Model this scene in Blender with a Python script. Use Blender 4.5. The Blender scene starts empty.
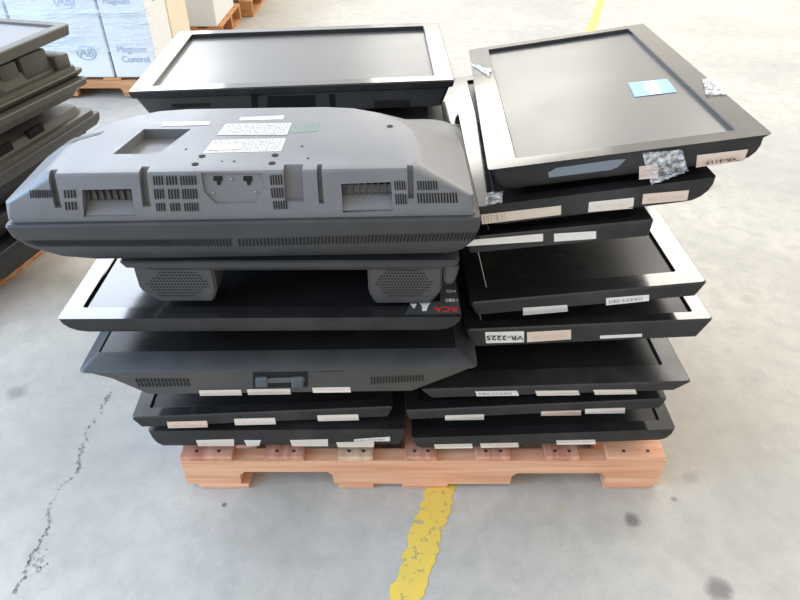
import bpy, bmesh, math, random
from mathutils import Vector, Matrix, noise
random.seed(7)
SC=bpy.context.scene; COL=SC.collection
R=math.radians
# ---------------------------------------------------------------- camera
CH=1.36; F=650.0; TH=math.atan2(500,650); CT,ST=math.cos(TH),math.sin(TH)
cd=bpy.data.cameras.new('camera'); cam=bpy.data.objects.new('camera',cd); COL.objects.link(cam)
cam.location=(0,0,CH); cam.rotation_euler=(math.pi/2-TH,0,0); cd.sensor_width=36; cd.lens=F/800*36; cd.clip_start=.02
SC.camera=cam
CAM=Vector((0,0,CH))
def ray(px,py):
    u=(px-400)/F; v=(py-300)/F
    return Vector((u,CT-v*ST,-(ST+v*CT)))
def at(px,py,Y):
    r=ray(px,py); return CAM+r*(Y/r.y)
def atz(px,py,z):
    r=ray(px,py); return CAM+r*((z-CH)/r.z)
# ---------------------------------------------------------------- materials
def nt(m):
    m.use_nodes=True; n=m.node_tree; b=n.nodes['Principled BSDF']; return n,b
def N(n,t,**k):
    x=n.nodes.new(t)
    for a,v in k.items(): setattr(x,a,v)
    return x
def plastic(name,c,rough,dust=0.0,dc=(.35,.34,.32),coat=0,scale=9,spec=.5,rvar=.1,metal=0,bump=0):
    m=bpy.data.materials.new(name); n,b=nt(m)
    b.inputs['Specular IOR Level'].default_value=spec; b.inputs['Coat Weight'].default_value=coat; b.inputs['Coat Roughness'].default_value=.06
    b.inputs['Metallic'].default_value=metal
    tc=N(n,'ShaderNodeTexCoord'); no=N(n,'ShaderNodeTexNoise'); no.inputs['Scale'].default_value=scale; no.inputs['Detail'].default_value=8; no.inputs['Roughness'].default_value=.65
    n.links.new(tc.outputs['Object'],no.inputs['Vector'])
    cr=N(n,'ShaderNodeMapRange'); cr.inputs['From Min'].default_value=.45; cr.inputs['From Max'].default_value=.75; cr.inputs['To Min'].default_value=dust*.3; cr.inputs['To Max'].default_value=dust
    n.links.new(no.outputs['Fac'],cr.inputs['Value'])
    mx=N(n,'ShaderNodeMix',data_type='RGBA'); mx.inputs[6].default_value=(*c,1); mx.inputs[7].default_value=(*dc,1)
    n.links.new(cr.outputs['Result'],mx.inputs[0]); n.links.new(mx.outputs[2],b.inputs['Base Color'])
    rr_=N(n,'ShaderNodeMapRange'); rr_.inputs['From Min'].default_value=.3; rr_.inputs['From Max'].default_value=.7; rr_.inputs['To Min'].default_value=max(.02,rough-rvar*.5); rr_.inputs['To Max'].default_value=rough+rvar
    n.links.new(no.outputs['Fac'],rr_.inputs['Value']); n.links.new(rr_.outputs['Result'],b.inputs['Roughness'])
    if bump:
        bp=N(n,'ShaderNodeBump'); bp.inputs['Strength'].default_value=bump; bp.inputs['Distance'].default_value=.002
        n2=N(n,'ShaderNodeTexNoise'); n2.inputs['Scale'].default_value=400; n.links.new(tc.outputs['Object'],n2.inputs['Vector'])
        n.links.new(n2.outputs['Fac'],bp.inputs['Height']); n.links.new(bp.outputs['Normal'],b.inputs['Normal'])
    return m
M={}
M['gloss']=plastic('gloss_black_plastic',(.010,.010,.011),.10,.05,coat=.2,rvar=.06)
M['satin']=plastic('satin_black_plastic',(.010,.010,.011),.30,.10,rvar=.1)
M['band']=plastic('black_plastic_band',(.017,.017,.018),.6,.12,rvar=.1,spec=.25)
M['charcoal']=plastic('charcoal_plastic',(.030,.032,.036),.42,.25,(.13,.13,.125),rvar=.12,bump=.1)
M['greycover']=plastic('dusty_grey_cover',(.13,.134,.142),.36,.4,(.27,.27,.28),scale=6,rvar=.1,bump=.2)
M['darkgrey']=plastic('dark_grey_cover',(.045,.045,.046),.5,.35,(.15,.145,.135),rvar=.1,bump=.2)
M['olive']=plastic('olive_grey_cover',(.065,.062,.050),.5,.4,(.16,.155,.13),scale=7,bump=.2)
M['screen']=plastic('black_screen',(.012,.012,.012),.26,.12,(.12,.12,.12),rvar=.1,scale=5,spec=.2)
M['glossscreen']=plastic('glossy_screen',(.008,.008,.009),.12,.1,(.1,.1,.1),rvar=.06,scale=5)
M['matscreen']=plastic('matte_screen',(.055,.053,.053),.30,.12,(.15,.145,.14),rvar=.05,scale=4,spec=.9)
M['dark']=plastic('vent_dark',(.004,.004,.004),.8,0)
M['silver']=plastic('dull_metal',(.35,.35,.34),.35,.2,metal=.8)
M['bluegrey']=plastic('blue_grey_plastic',(.16,.20,.24),.4,.2)
M['latch']=plastic('latch_blue_grey',(.055,.072,.085),.35,.2)
M['ink']=plastic('black_ink',(.02,.02,.02),.6,0)
M['red']=plastic('red_ink',(.75,.03,.03),.4,0)
M['white']=plastic('white_print',(.75,.75,.73),.4,.1)
M['bluetxt']=plastic('blue_print',(.34,.42,.55),.6,0)
M['nail']=plastic('rusty_nail',(.06,.035,.03),.7,0)
M['rubber']=plastic('dark_rubber',(.02,.02,.02),.7,0)
def label_mat(name,base,ink,amt,bars=True,lo=.25,hi=.8,x0=.1,x1=.9,rows=False):
    m=bpy.data.materials.new(name); n,b=nt(m); b.inputs['Roughness'].default_value=.5
    tc=N(n,'ShaderNodeTexCoord'); sp=N(n,'ShaderNodeSeparateXYZ'); n.links.new(tc.outputs['UV'],sp.inputs[0])
    mp=N(n,'ShaderNodeMapping'); mp.inputs['Scale'].default_value=(45,.01 if not rows else 6,1); n.links.new(tc.outputs['UV'],mp.inputs['Vector'])
    no=N(n,'ShaderNodeTexNoise'); no.inputs['Scale'].default_value=1.0; no.inputs['Detail'].default_value=1; n.links.new(mp.outputs['Vector'],no.inputs['Vector'])
    gt=N(n,'ShaderNodeMath',operation='GREATER_THAN'); gt.inputs[1].default_value=.5; n.links.new(no.outputs['Fac'],gt.inputs[0])
    def rng(out,a,c_):
        g=N(n,'ShaderNodeMath',operation='GREATER_THAN'); g.inputs[1].default_value=a; n.links.new(out,g.inputs[0])
        l=N(n,'ShaderNodeMath',operation='LESS_THAN'); l.inputs[1].default_value=c_; n.links.new(out,l.inputs[0])
        mu=N(n,'ShaderNodeMath',operation='MULTIPLY'); n.links.new(g.outputs[0],mu.inputs[0]); n.links.new(l.outputs[0],mu.inputs[1]); return mu.outputs[0]
    a=rng(sp.outputs['X'],x0,x1); c_=rng(sp.outputs['Y'],lo,hi)
    m1=N(n,'ShaderNodeMath',operation='MULTIPLY'); n.links.new(a,m1.inputs[0]); n.links.new(c_,m1.inputs[1])
    m2=N(n,'ShaderNodeMath',operation='MULTIPLY'); n.links.new(m1.outputs[0],m2.inputs[0]); n.links.new(gt.outputs[0],m2.inputs[1])
    m3=N(n,'ShaderNodeMath',operation='MULTIPLY'); n.links.new(m2.outputs[0],m3.inputs[0]); m3.inputs[1].default_value=amt
    # faint wear
    n2=N(n,'ShaderNodeTexNoise'); n2.inputs['Scale'].default_value=7; n2.inputs['Detail'].default_value=5; n.links.new(tc.outputs['UV'],n2.inputs['Vector'])
    mx0=N(n,'ShaderNodeMix',data_type='RGBA'); mx0.inputs[6].default_value=(*base,1); mx0.inputs[7].default_value=(base[0]*.8,base[1]*.76,base[2]*.72,1); n.links.new(n2.outputs['Fac'],mx0.inputs[0])
    mx=N(n,'ShaderNodeMix',data_type='RGBA'); mx.inputs[7].default_value=(*ink,1); n.links.new(mx0.outputs[2],mx.inputs[6])
    n.links.new(m3.outputs[0],mx.inputs[0]); n.links.new(mx.outputs[2],b.inputs['Base Color'])
    return m
M['lab_pink']=label_mat('paper_pinkish',(.80,.66,.56),(.45,.28,.24),.35,lo=.2,hi=.6)
M['lab_cream']=label_mat('paper_cream',(.84,.78,.70),(.5,.42,.38),.3,lo=.25,hi=.65)
M['lab_white']=label_mat('paper_white_barcode',(.85,.84,.82),(.10,.10,.10),.75,lo=.2,hi=.7,x0=.06,x1=.85)
M['lab_plain']=label_mat('paper_plain',(.86,.85,.82),(.4,.4,.4),.12)
M['lab_gold']=label_mat('paper_worn',(.74,.66,.56),(.35,.26,.2),.5,lo=.1,hi=.9,x0=.02,x1=.3)
M['lab_blue']=label_mat('sticker_light_blue',(.28,.56,.80),(.05,.15,.3),0,lo=.1,hi=.9)
M['lab_silver']=label_mat('foil_label',(.55,.56,.55),(.1,.1,.1),.5,lo=.05,hi=.95,x0=.03,x1=.97,rows=True)
M['lab_green']=label_mat('label_green_grey',(.17,.21,.19),(.1,.1,.1),.2)
M['lab_dark']=label_mat('label_dark',(.05,.055,.06),(.5,.5,.5),.4,rows=True)
def film_mat():
    m=bpy.data.materials.new('clear_film'); n,b=nt(m)
    b.inputs['Base Color'].default_value=(.9,.9,.9,1); b.inputs['Roughness'].default_value=.12; b.inputs['Alpha'].default_value=.38
    b.inputs['Coat Weight'].default_value=1
    tc=N(n,'ShaderNodeTexCoord'); no=N(n,'ShaderNodeTexNoise'); no.inputs['Scale'].default_value=110; no.inputs['Detail'].default_value=4; n.links.new(tc.outputs['Object'],no.inputs['Vector'])
    bp=N(n,'ShaderNodeBump'); bp.inputs['Strength'].default_value=.9; bp.inputs['Distance'].default_value=.006; n.links.new(no.outputs['Fac'],bp.inputs['Height']); n.links.new(bp.outputs['Normal'],b.inputs['Normal'])
    mr_=N(n,'ShaderNodeMapRange'); mr_.inputs['From Min'].default_value=.4; mr_.inputs['From Max'].default_value=.65; mr_.inputs['To Min'].default_value=.22; mr_.inputs['To Max'].default_value=.85; n.links.new(no.outputs['Fac'],mr_.inputs['Value']); n.links.new(mr_.outputs['Result'],b.inputs['Alpha'])
    return m
M['film']=film_mat()
def wrap_mat():
    m=bpy.data.materials.new('stretch_wrap_film'); n,b=nt(m)
    b.inputs['Base Color'].default_value=(.80,.90,1.0,1); b.inputs['Roughness'].default_value=.2; b.inputs['Specular IOR Level'].default_value=.8
    tc=N(n,'ShaderNodeTexCoord'); mp=N(n,'ShaderNodeMapping'); mp.inputs['Scale'].default_value=(3,3,22); mp.inputs['Rotation'].default_value=(0,.12,0); n.links.new(tc.outputs['Object'],mp.inputs['Vector'])
    no=N(n,'ShaderNodeTexNoise'); no.inputs['Scale'].default_value=1.6; no.inputs['Detail'].default_value=5; n.links.new(mp.outputs['Vector'],no.inputs['Vector'])
    bp=N(n,'ShaderNodeBump'); bp.inputs['Strength'].default_value=1; bp.inputs['Distance'].default_value=.06; n.links.new(no.outputs['Fac'],bp.inputs['Height']); n.links.new(bp.outputs['Normal'],b.inputs['Normal'])
    mr=N(n,'ShaderNodeMapRange'); mr.inputs['From Min'].default_value=.48; mr.inputs['From Max'].default_value=.72; mr.inputs['To Min'].default_value=.22; mr.inputs['To Max'].default_value=.8; n.links.new(no.outputs['Fac'],mr.inputs['Value']); n.links.new(mr.outputs['Result'],b.inputs['Alpha'])
    return m
M['wrap']=wrap_mat()
def wood_mat(name,c1,c2,sc=(1.5,30,30)):
    m=bpy.data.materials.new(name); n,b=nt(m); b.inputs['Roughness'].default_value=.75; b.inputs['Specular IOR Level'].default_value=.25
    tc=N(n,'ShaderNodeTexCoord'); mp=N(n,'ShaderNodeMapping'); mp.inputs['Scale'].default_value=sc; n.links.new(tc.outputs['Object'],mp.inputs['Vector'])
    no=N(n,'ShaderNodeTexNoise'); no.inputs['Scale'].default_value=2; no.inputs['Detail'].default_value=7; no.inputs['Distortion'].default_value=.6; n.links.new(mp.outputs['Vector'],no.inputs['Vector'])
    cr=N(n,'ShaderNodeValToRGB'); cr.color_ramp.elements[0].position=.35; cr.color_ramp.elements[0].color=(*c1,1); cr.color_ramp.elements[1].position=.68; cr.color_ramp.elements[1].color=(*c2,1)
    n.links.new(no.outputs['Fac'],cr.inputs['Fac']); n.links.new(cr.outputs['Color'],b.inputs['Base Color'])
    bp=N(n,'ShaderNodeBump'); bp.inputs['Strength'].default_value=.3; bp.inputs['Distance'].default_value=.004; n.links.new(no.outputs['Fac'],bp.inputs['Height']); n.links.new(bp.outputs['Normal'],b.inputs['Normal'])
    return m
M['wood']=wood_mat('pallet_wood_orange',(.68,.33,.19),(.84,.50,.32))
M['woodpink']=wood_mat('pallet_wood_red',(.50,.21,.14),(.70,.38,.26),(30,1.5,30))
M['woodlight']=wood_mat('pallet_wood_light',(.58,.38,.24),(.76,.56,.40),(30,1.5,30))
M['woodback']=wood_mat('pallet_wood_far',(.42,.18,.07),(.66,.36,.18))
def card_mat(name,c):
    m=bpy.data.materials.new(name); n,b=nt(m); b.inputs['Roughness'].default_value=.7
    tc=N(n,'ShaderNodeTexCoord'); no=N(n,'ShaderNodeTexNoise'); no.inputs['Scale'].default_value=3; no.inputs['Detail'].default_value=4; n.links.new(tc.outputs['Object'],no.inputs['Vector'])
    mx=N(n,'ShaderNodeMix',data_type='RGBA'); mx.inputs[6].default_value=(*c,1); mx.inputs[7].default_value=(c[0]*.88,c[1]*.87,c[2]*.84,1); n.links.new(no.outputs['Fac'],mx.inputs[0]); n.links.new(mx.outputs[2],b.inputs['Base Color'])
    return m
M['card']=card_mat('white_cardboard',(.80,.82,.84)); M['cardcream']=card_mat('cream_cardboard',(.82,.73,.58)); M['cardblue']=card_mat('white_blue_cardboard',(.72,.80,.88))
M['cardtape']=card_mat('brown_carton_edge',(.62,.52,.38))
def floor_mat():
    m=bpy.data.materials.new('worn_concrete'); n,b=nt(m); b.inputs['Specular IOR Level'].default_value=.15
    ge=N(n,'ShaderNodeNewGeometry'); P=ge.outputs['Position']
    def noi(s,d,ro=.6,dist=0):
        x=N(n,'ShaderNodeTexNoise'); x.inputs['Scale'].default_value=s; x.inputs['Detail'].default_value=d; x.inputs['Roughness'].default_value=ro; x.inputs['Distortion'].default_value=dist; n.links.new(P,x.inputs['Vector']); return x.outputs['Fac']
    def mr(o,a,c_,t0,t1):
        x=N(n,'ShaderNodeMapRange'); x.inputs['From Min'].default_value=a; x.inputs['From Max'].default_value=c_; x.inputs['To Min'].default_value=t0; x.inputs['To Max'].default_value=t1; n.links.new(o,x.inputs['Value']); return x.outputs['Result']
    def mix(fac,A,B):
        x=N(n,'ShaderNodeMix',data_type='RGBA')
        if isinstance(A,tuple): x.inputs[6].default_value=(*A,1)
        else: n.links.new(A,x.inputs[6])
        if isinstance(B,tuple): x.inputs[7].default_value=(*B,1)
        else: n.links.new(B,x.inputs[7])
        n.links.new(fac,x.inputs[0]); return x.outputs[2]
    c=mix(mr(noi(1.3,6,.6,.3),.35,.65,0,1),(.44,.42,.385),(.55,.525,.465))
    c=mix(mr(noi(14,8,.7),.42,.72,0,.7),c,(.36,.345,.32))
    c=mix(mr(noi(90,3,.6),.62,.72,0,.35),c,(.26,.25,.23))
    c=mix(mr(noi(5,10,.75,1.2),.60,.68,0,.45),c,(.60,.575,.52))
    # oily spots with their own shape
    for (x,y,r,k,colr) in SPOTS:
        vm=N(n,'ShaderNodeVectorMath',operation='DISTANCE'); vm.inputs[1].default_value=(x,y,0)
        n.links.new(P,vm.inputs[0])
        no=noi(18,4); ad=N(n,'ShaderNodeMath',operation='MULTIPLY_ADD'); ad.inputs[1].default_value=r*1.6; n.links.new(no,ad.inputs[0]); n.links.new(vm.outputs['Value'],ad.inputs[2])
        c=mix(mr(ad.outputs[0],r*1.3,r*2.0,k,0),c,colr)
    n.links.new(c,b.inputs['Base Color'])
    n.links.new(mr(noi(3,5),.35,.65,.55,.7),b.inputs['Roughness'])
    bp=N(n,'ShaderNodeBump'); bp.inputs['Strength'].default_value=.25; bp.inputs['Distance'].default_value=.003; n.links.new(noi(60,6,.7),bp.inputs['Height']); n.links.new(bp.outputs['Normal'],b.inputs['Normal'])
    return m
g=lambda px,py:tuple(atz(px,py,0))[:2]
SPOTS=[(*g(632,519),.022,.8,(.16,.15,.14)),(*g(718,590),.03,.7,(.13,.12,.12)),(*g(706,186),.05,.5,(.30,.27,.22)),(*g(716,163),.04,.5,(.32,.29,.24)),(*g(690,478),.02,.4,(.24,.23,.21)),
       (*g(18,392),.03,.6,(.20,.20,.21)),(*g(224,505),.006,.8,(.1,.1,.1)),(*g(674,499),.008,.6,(.15,.14,.13)),(*g(560,508),.02,.4,(.42,.36,.25)),(*g(748,300),.03,.35,(.30,.28,.24)),(*g(285,520),.12,.35,(.30,.29,.25))]
M['floor']=floor_mat()
def paint_mat():
    m=bpy.data.materials.new('worn_yellow_paint'); n,b=nt(m); b.inputs['Roughness'].default_value=.5
    ge=N(n,'ShaderNodeNewGeometry')
    no=N(n,'ShaderNodeTexNoise'); no.inputs['Scale'].default_value=38; no.inputs['Detail'].default_value=8; no.inputs['Roughness'].default_value=.7; n.links.new(ge.outputs['Position'],no.inputs['Vector'])
    cr=N(n,'ShaderNodeMapRange'); cr.inputs['From Min'].default_value=.39; cr.inputs['From Max'].default_value=.425; n.links.new(no.outputs['Fac'],cr.inputs['Value']); n.links.new(cr.outputs['Result'],b.inputs['Alpha'])
    n2=N(n,'ShaderNodeTexNoise'); n2.inputs['Scale'].default_value=12; n2.inputs['Detail'].default_value=6; n.links.new(ge.outputs['Position'],n2.inputs['Vector'])
    mx=N(n,'ShaderNodeMix',data_type='RGBA'); mx.inputs[6].default_value=(.88,.62,.07,1); mx.inputs[7].default_value=(.66,.50,.14,1); n.links.new(n2.outputs['Fac'],mx.inputs[0]); n.links.new(mx.outputs[2],b.inputs['Base Color'])
    return m
M['paint']=paint_mat()
M['crack']=plastic('crack_dirt',(.24,.23,.215),.9,0)
# ---------------------------------------------------------------- mesh helpers
def obj(name,bm,mat,parent=None,smooth=True,off=None,recalc=True):
    if recalc: bmesh.ops.recalc_face_normals(bm,faces=bm.faces)
    if off is not None: bmesh.ops.translate(bm,verts=bm.verts,vec=off)
    me=bpy.data.meshes.new(name); bm.to_mesh(me); bm.free()
    o=bpy.data.objects.new(name,me); COL.objects.link(o)
    if mat is not None:
        for mm in (mat if isinstance(mat,list) else [mat]): me.materials.append(mm)
    if smooth:
        for p in me.polygons: p.use_smooth=True
        try: me.set_sharp_from_angle(angle=R(32))
        except Exception: pass
    if parent is not None: o.parent=parent
    return o
def tag(o,label=None,cat=None,group=None,kind=None):
    if label: o['label']=label
    if cat: o['category']=cat
    if group: o['group']=group
    if kind: o['kind']=kind
    return o
def box(bm,x0,x1,y0,y1,z0,z1,bev=0,mi=0,Mx=None):
    v=[bm.verts.new((x,y,z)) for z in (z0,z1) for (x,y) in ((x0,y0),(x1,y0),(x1,y1),(x0,y1))]
    fs=[(0,3,2,1),(4,5,6,7),(0,1,5,4),(1,2,6,5),(2,3,7,6),(3,0,4,7)]
    F_=[bm.faces.new([v[i] for i in f]) for f in fs]
    for f in F_: f.material_index=mi
    if bev:
        es=list({e for f in F_ for e in f.edges}); r=bmesh.ops.bevel(bm,geom=es,offset=bev,segments=2,affect='EDGES',profile=.5)
        v=list({x for f in r['faces'] for x in f.verts}|{x for x in v if x.is_valid})
    if Mx is not None: bmesh.ops.transform(bm,matrix=Mx,verts=[x for x in v if x.is_valid])
    return v
def rr(x0,x1,y0,y1,r,n=5,rb=None):
    r0=max(r,.0005); rb=rb or r0; P=[]
    for cx,cy,a0,r in ((x1-r0,y0+r0,-90,r0),(x1-rb,y1-rb,0,rb),(x0+rb,y1-rb,90,rb),(x0+r0,y0+r0,180,r0)):
        for k in range(n+1):
            a=R(a0+90*k/n); P.append((cx+r*math.cos(a),cy+r*math.sin(a)))
    return P
def loft(bm,secs,cap0=True,cap1=True):
    rows=[[bm.verts.new(p) for p in s] for s in secs]; n=len(rows[0])
    for a,b in zip(rows,rows[1:]):
        for i in range(n):
            j=(i+1)%n; bm.faces.new((a[i],a[j],b[j],b[i]))
    if cap0: bm.faces.new(rows[0][::-1])
    if cap1: bm.faces.new(rows[-1])
    return rows
def sec(W,D,z,l,r,f,b,rad,rb=None): return [(x,y,z) for x,y in rr(-W/2+l,W/2-r,-D/2+f,D/2-b,rad,5,rb)]
class TV: pass
def frame(name,PL,PR,D,pitch=0,label=None,cat='television',group=None,base=.08):
    """matrix of the lip plane from its two front corners; root Empty sits at the base below"""
    X=(PR-PL); W=X.length; X.normalize(); Yh=Vector((-X.y,X.x,0)).normalized()
    Zv=X.cross(Yh).normalized(); Yv=Zv.cross(X).normalized()
    rot=Matrix.Rotation(R(pitch),3,X); Yv=rot@Yv; Zv=rot@Zv
    C=(PL+PR)/2+Yv*(D/2)
    m=Matrix(((X.x,Yv.x,Zv.x,C.x),(X.y,Yv.y,Zv.y,C.y),(X.z,Yv.z,Zv.z,C.z),(0,0,0,1)))
    t=TV(); t.W=W; t.D=D; t.M=m; t.Mi=m.inverted(); t.off=Vector((0,0,base))
    e=bpy.data.objects.new(name,None); COL.objects.link(e); e.empty_display_size=.05
    e.matrix_world=m@Matrix.Translation((0,0,-base)); tag(e,label,cat,group); t.root=e
    t.prof=[]
    return t
def put(t,name,bm,mat,parent=None,**k): return obj(name,bm,mat,parent or t.root,off=t.off,**k)
def lray(t,px,py):
    o=t.Mi@CAM; d=t.Mi.to_3x3()@ray(px,py); return o,d
def hitplane(t,px,py,p,n):
    o,d=lray(t,px,py); p=Vector(p); n=Vector(n); k=(p-o).dot(n)/d.dot(n); return o+d*k
def hitfront(t,px,py,lift=.0006):
    o,d=lray(t,px,py); best=None
    for (y1,z1),(y2,z2) in zip(t.prof,t.prof[1:]):
        nrm=Vector((0,(z1-z2),(y2-y1))); 
        if nrm.length<1e-9: continue
        nrm.normalize()
        if nrm.y>0: nrm=-nrm
        den=d.dot(nrm)
        if abs(den)<1e-9: continue
        k=(Vector((0,y1,z1))-o).dot(nrm)/den; h=o+d*k
        lo,hi=min(z1,z2),max(z1,z2); e=max(0,lo-h.z,h.z-hi)
        if best is None or e<best[0]-1e-9: best=(e,h+nrm*lift)
    return best[1]
def gridpatch(fn,quad,nx=3,ny=3):
    """quad: 4 pixel corners TL,TR,BR,BL -> bmesh grid on a surface given by fn"""
    bm=bmesh.new(); uv=bm.loops.layers.uv.new('UVMap'); V={}
    for j in range(ny+1):
        for i in range(nx+1):
            a=i/nx;b=j/ny
            tx=quad[0][0]*(1-a)+quad[1][0]*a; ty=quad[0][1]*(1-a)+quad[1][1]*a
            bx=quad[3][0]*(1-a)+quad[2][0]*a; by=quad[3][1]*(1-a)+quad[2][1]*a
            V[i,j]=(bm.verts.new(fn(tx*(1-b)+bx*b,ty*(1-b)+by*b)),a,1-b)
    for j in range(ny):
        for i in range(nx):
            q=[V[i,j+1],V[i+1,j+1],V[i+1,j],V[i,j]]; f=bm.faces.new([x[0] for x in q])
            for l,x in zip(f.loops,q): l[uv].uv=(x[1],x[2])
    return bm
def solid(bm,th=.0004):
    # give a sheet a real thickness
    bmesh.ops.recalc_face_normals(bm,faces=bm.faces)
    g_=bmesh.ops.solidify(bm,geom=bm.faces[:],thickness=th)
    return bm
def sticker(t,name,quad,mat,front=True,z=0,parent=None,label=None,lift=.0007,nx=3,ny=3):
    if len(quad)==2: (x0,y0),(x1,y1)=quad; quad=((x0,y0),(x1,y0),(x1,y1),(x0,y1))
    fn=(lambda a,b:hitfront(t,a,b,lift)) if front else (lambda a,b:hitplane(t,a,b,(0,0,z+lift),(0,0,1)))
    bm=gridpatch(fn,quad,nx,ny)
    o=put(t,name,solid(bm),mat,parent,recalc=False)
    if label: o['label']=label
    return o
def curve(t,f,s,n=4): return [(-t*math.sin(R(90*k/n)),s*(1-math.cos(R(90*k/n))),s*(1-math.cos(R(90*k/n))),f*(1-math.cos(R(90*k/n))),s*(1-math.cos(R(90*k/n)))) for k in range(n+1)]
def tv_up(t,bez,band,shell,mats,rad=.008,depth=.006,slope=0,irad=.003,lipr=.003):
    """face-up television. bez=(l,r,f,b) bezel widths; band=[(z,l,r,f,b)...] down from lip; shell=[(z,l,r,f,b)...]"""
    W,D=t.W,t.D; l,r,f,b=bez
    bm=bmesh.new()
    secs=[sec(W,D,z,a,b_,c,d,rad) for z,a,b_,c,d in band[::-1]]
    secs[-1]=sec(W,D,band[0][0]-lipr,0,0,0,0,rad) if len(band)<3 else secs[-1]
    e=lipr
    secs.append(sec(W,D,0,e,e,e,e,rad))
    secs.append(sec(W,D,slope,l-.002,r-.002,f-.002,b-.002,irad+.002))
    secs.append(sec(W,D,slope-.0015,l,r,f,b,irad))
    secs.append(sec(W,D,slope-depth-.003,l+.001,r+.001,f+.001,b+.001,irad))
    loft(bm,secs,False,False)
    # inner ledge closes the ring underneath
    bm.normal_update()
    for f_ in bm.faces: f_.material_index=1 if f_.normal.z<.3 and f_.calc_center_median().z<-.002 and (abs(f_.calc_center_median().x)>W/2-l*.7 or abs(f_.calc_center_median().y)>D/2-min(f,b)*.7) else 0
    put(t,'bezel',bm,[mats[0],M['band'] if mats[0] in (M['gloss'],M['satin']) else mats[0]],recalc=False)
    t.scrz=slope-depth
    bm=bmesh.new(); loft(bm,[sec(W,D,slope-depth-.004,l-.001,r-.001,f-.001,b-.001,irad),sec(W,D,slope-depth,l-.001,r-.001,f-.001,b-.001,irad)])
    put(t,'screen',bm,mats[1])
    bm=bmesh.new(); zz=band[-1]
    s2=[sec(W,D,zz[0]+.001,zz[1]+.0015,zz[2]+.0015,zz[3]+.0015,zz[4]+.0015,rad)]
    s2+= [sec(W,D,z,a,b_,c,d,max(rad,.012)) for z,a,b_,c,d in shell]
    loft(bm,s2[::-1],True,True); put(t,'back_cover',bm,mats[2])
    t.prof=[(-D/2,0)]+[(-D/2+c,z) for z,a,b_,c,d in band]+[(-D/2+c,z) for z,a,b_,c,d in shell]
    return t
def slots(t,quad,n,rows,mat,name='vent_grille',duty=.5,parent=None,gap=.25,front=True,z=0,lean=0):
    """rows of slits inside a pixel quad on the front surface, one mesh"""
    bm=bmesh.new()
    if len(quad)==2: (x0,y0),(x1,y1)=quad; quad=((x0,y0),(x1,y0),(x1,y1),(x0,y1))
    def P(a,b):
        tx=quad[0][0]*(1-a)+quad[1][0]*a; ty=quad[0][1]*(1-a)+quad[1][1]*a
        bx=quad[3][0]*(1-a)+quad[2][0]*a; by=quad[3][1]*(1-a)+quad[2][1]*a
        x=tx*(1-b)+bx*b; y=ty*(1-b)+by*b
        return hitfront(t,x,y,.0013) if front else hitplane(t,x,y,(0,0,z+.0006),(0,0,1))
    for j in range(rows):
        b0=j/rows+gap/rows/2; b1=(j+1)/rows-gap/rows/2
        for i in range(n):
            a0=i/n; a1=(i+duty)/n
            bm.faces.new([bm.verts.new(P(a0+lean/n,b1)),bm.verts.new(P(a1+lean/n,b1)),bm.verts.new(P(a1,b0)),bm.verts.new(P(a0,b0))])
    return put(t,name,solid(bm,.0004),mat,parent,smooth=False,recalc=False)
def text_bm(s,size,depth=.0003):
    cu=bpy.data.curves.new('tmp','FONT'); cu.body=s; cu.size=size; cu.align_x='CENTER'; cu.align_y='CENTER'; cu.extrude=depth
    o=bpy.data.objects.new('tmp',cu); COL.objects.link(o); dg=bpy.context.evaluated_depsgraph_get(); dg.update()
    me=bpy.data.meshes.new_from_object(o.evaluated_get(dg)); bm=bmesh.new(); bm.from_mesh(me)
    bpy.data.objects.remove(o); bpy.data.curves.remove(cu); bpy.data.meshes.remove(me); return bm
def place_text(t,s,size,pos,xa,ya,mat,name,parent=None,stretch=1):
    bm=text_bm(s,size); xa=Vector(xa).normalized(); ya=Vector(ya).normalized(); za=xa.cross(ya).normalized()
    m=Matrix(((xa.x*stretch,ya.x,za.x,pos[0]),(xa.y*stretch,ya.y,za.y,pos[1]),(xa.z*stretch,ya.z,za.z,pos[2]),(0,0,0,1)))
    bmesh.ops.transform(bm,matrix=m,verts=bm.verts); return put(t,name,bm,mat,parent,smooth=False,recalc=False)
# ---------------------------------------------------------------- floor and markings
bm=bmesh.new(); box(bm,-14,14,-3,26,-.2,0); fl=obj('floor',bm,M['floor'],smooth=False); tag(fl,kind='structure')
def strip(pts,wf,z,jag):
    bm=bmesh.new(); prev=None
    for k,(x,y) in enumerate(pts):
        w=wf(k); a=bm.verts.new((x-w/2+random.uniform(-jag,jag),y,z)); b=bm.verts.new((x+w/2+random.uniform(-jag,jag),y,z))
        if prev: bm.faces.new((prev[0],prev[1],b,a))
        prev=(a,b)
    return bm
A=Vector((-.02,.60)); B=Vector((1.724,5.989)); dirv=(B-A).normalized(); L=11.0; K=900
x_of=lambda y:.0105+(y-.713)*(1.7245-.0105)/(5.989-.713)
pts=[(x_of(y),y) for y in [.45+9.5*(k/K) for k in range(K+1)]]
bm=strip(pts,lambda k:.073,.0009,.006)
ln=obj('painted_floor_line',bm,M['paint'],smooth=False); tag(ln,'chipped yellow painted line on the concrete floor, running under the wooden pallet','floor marking')
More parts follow.
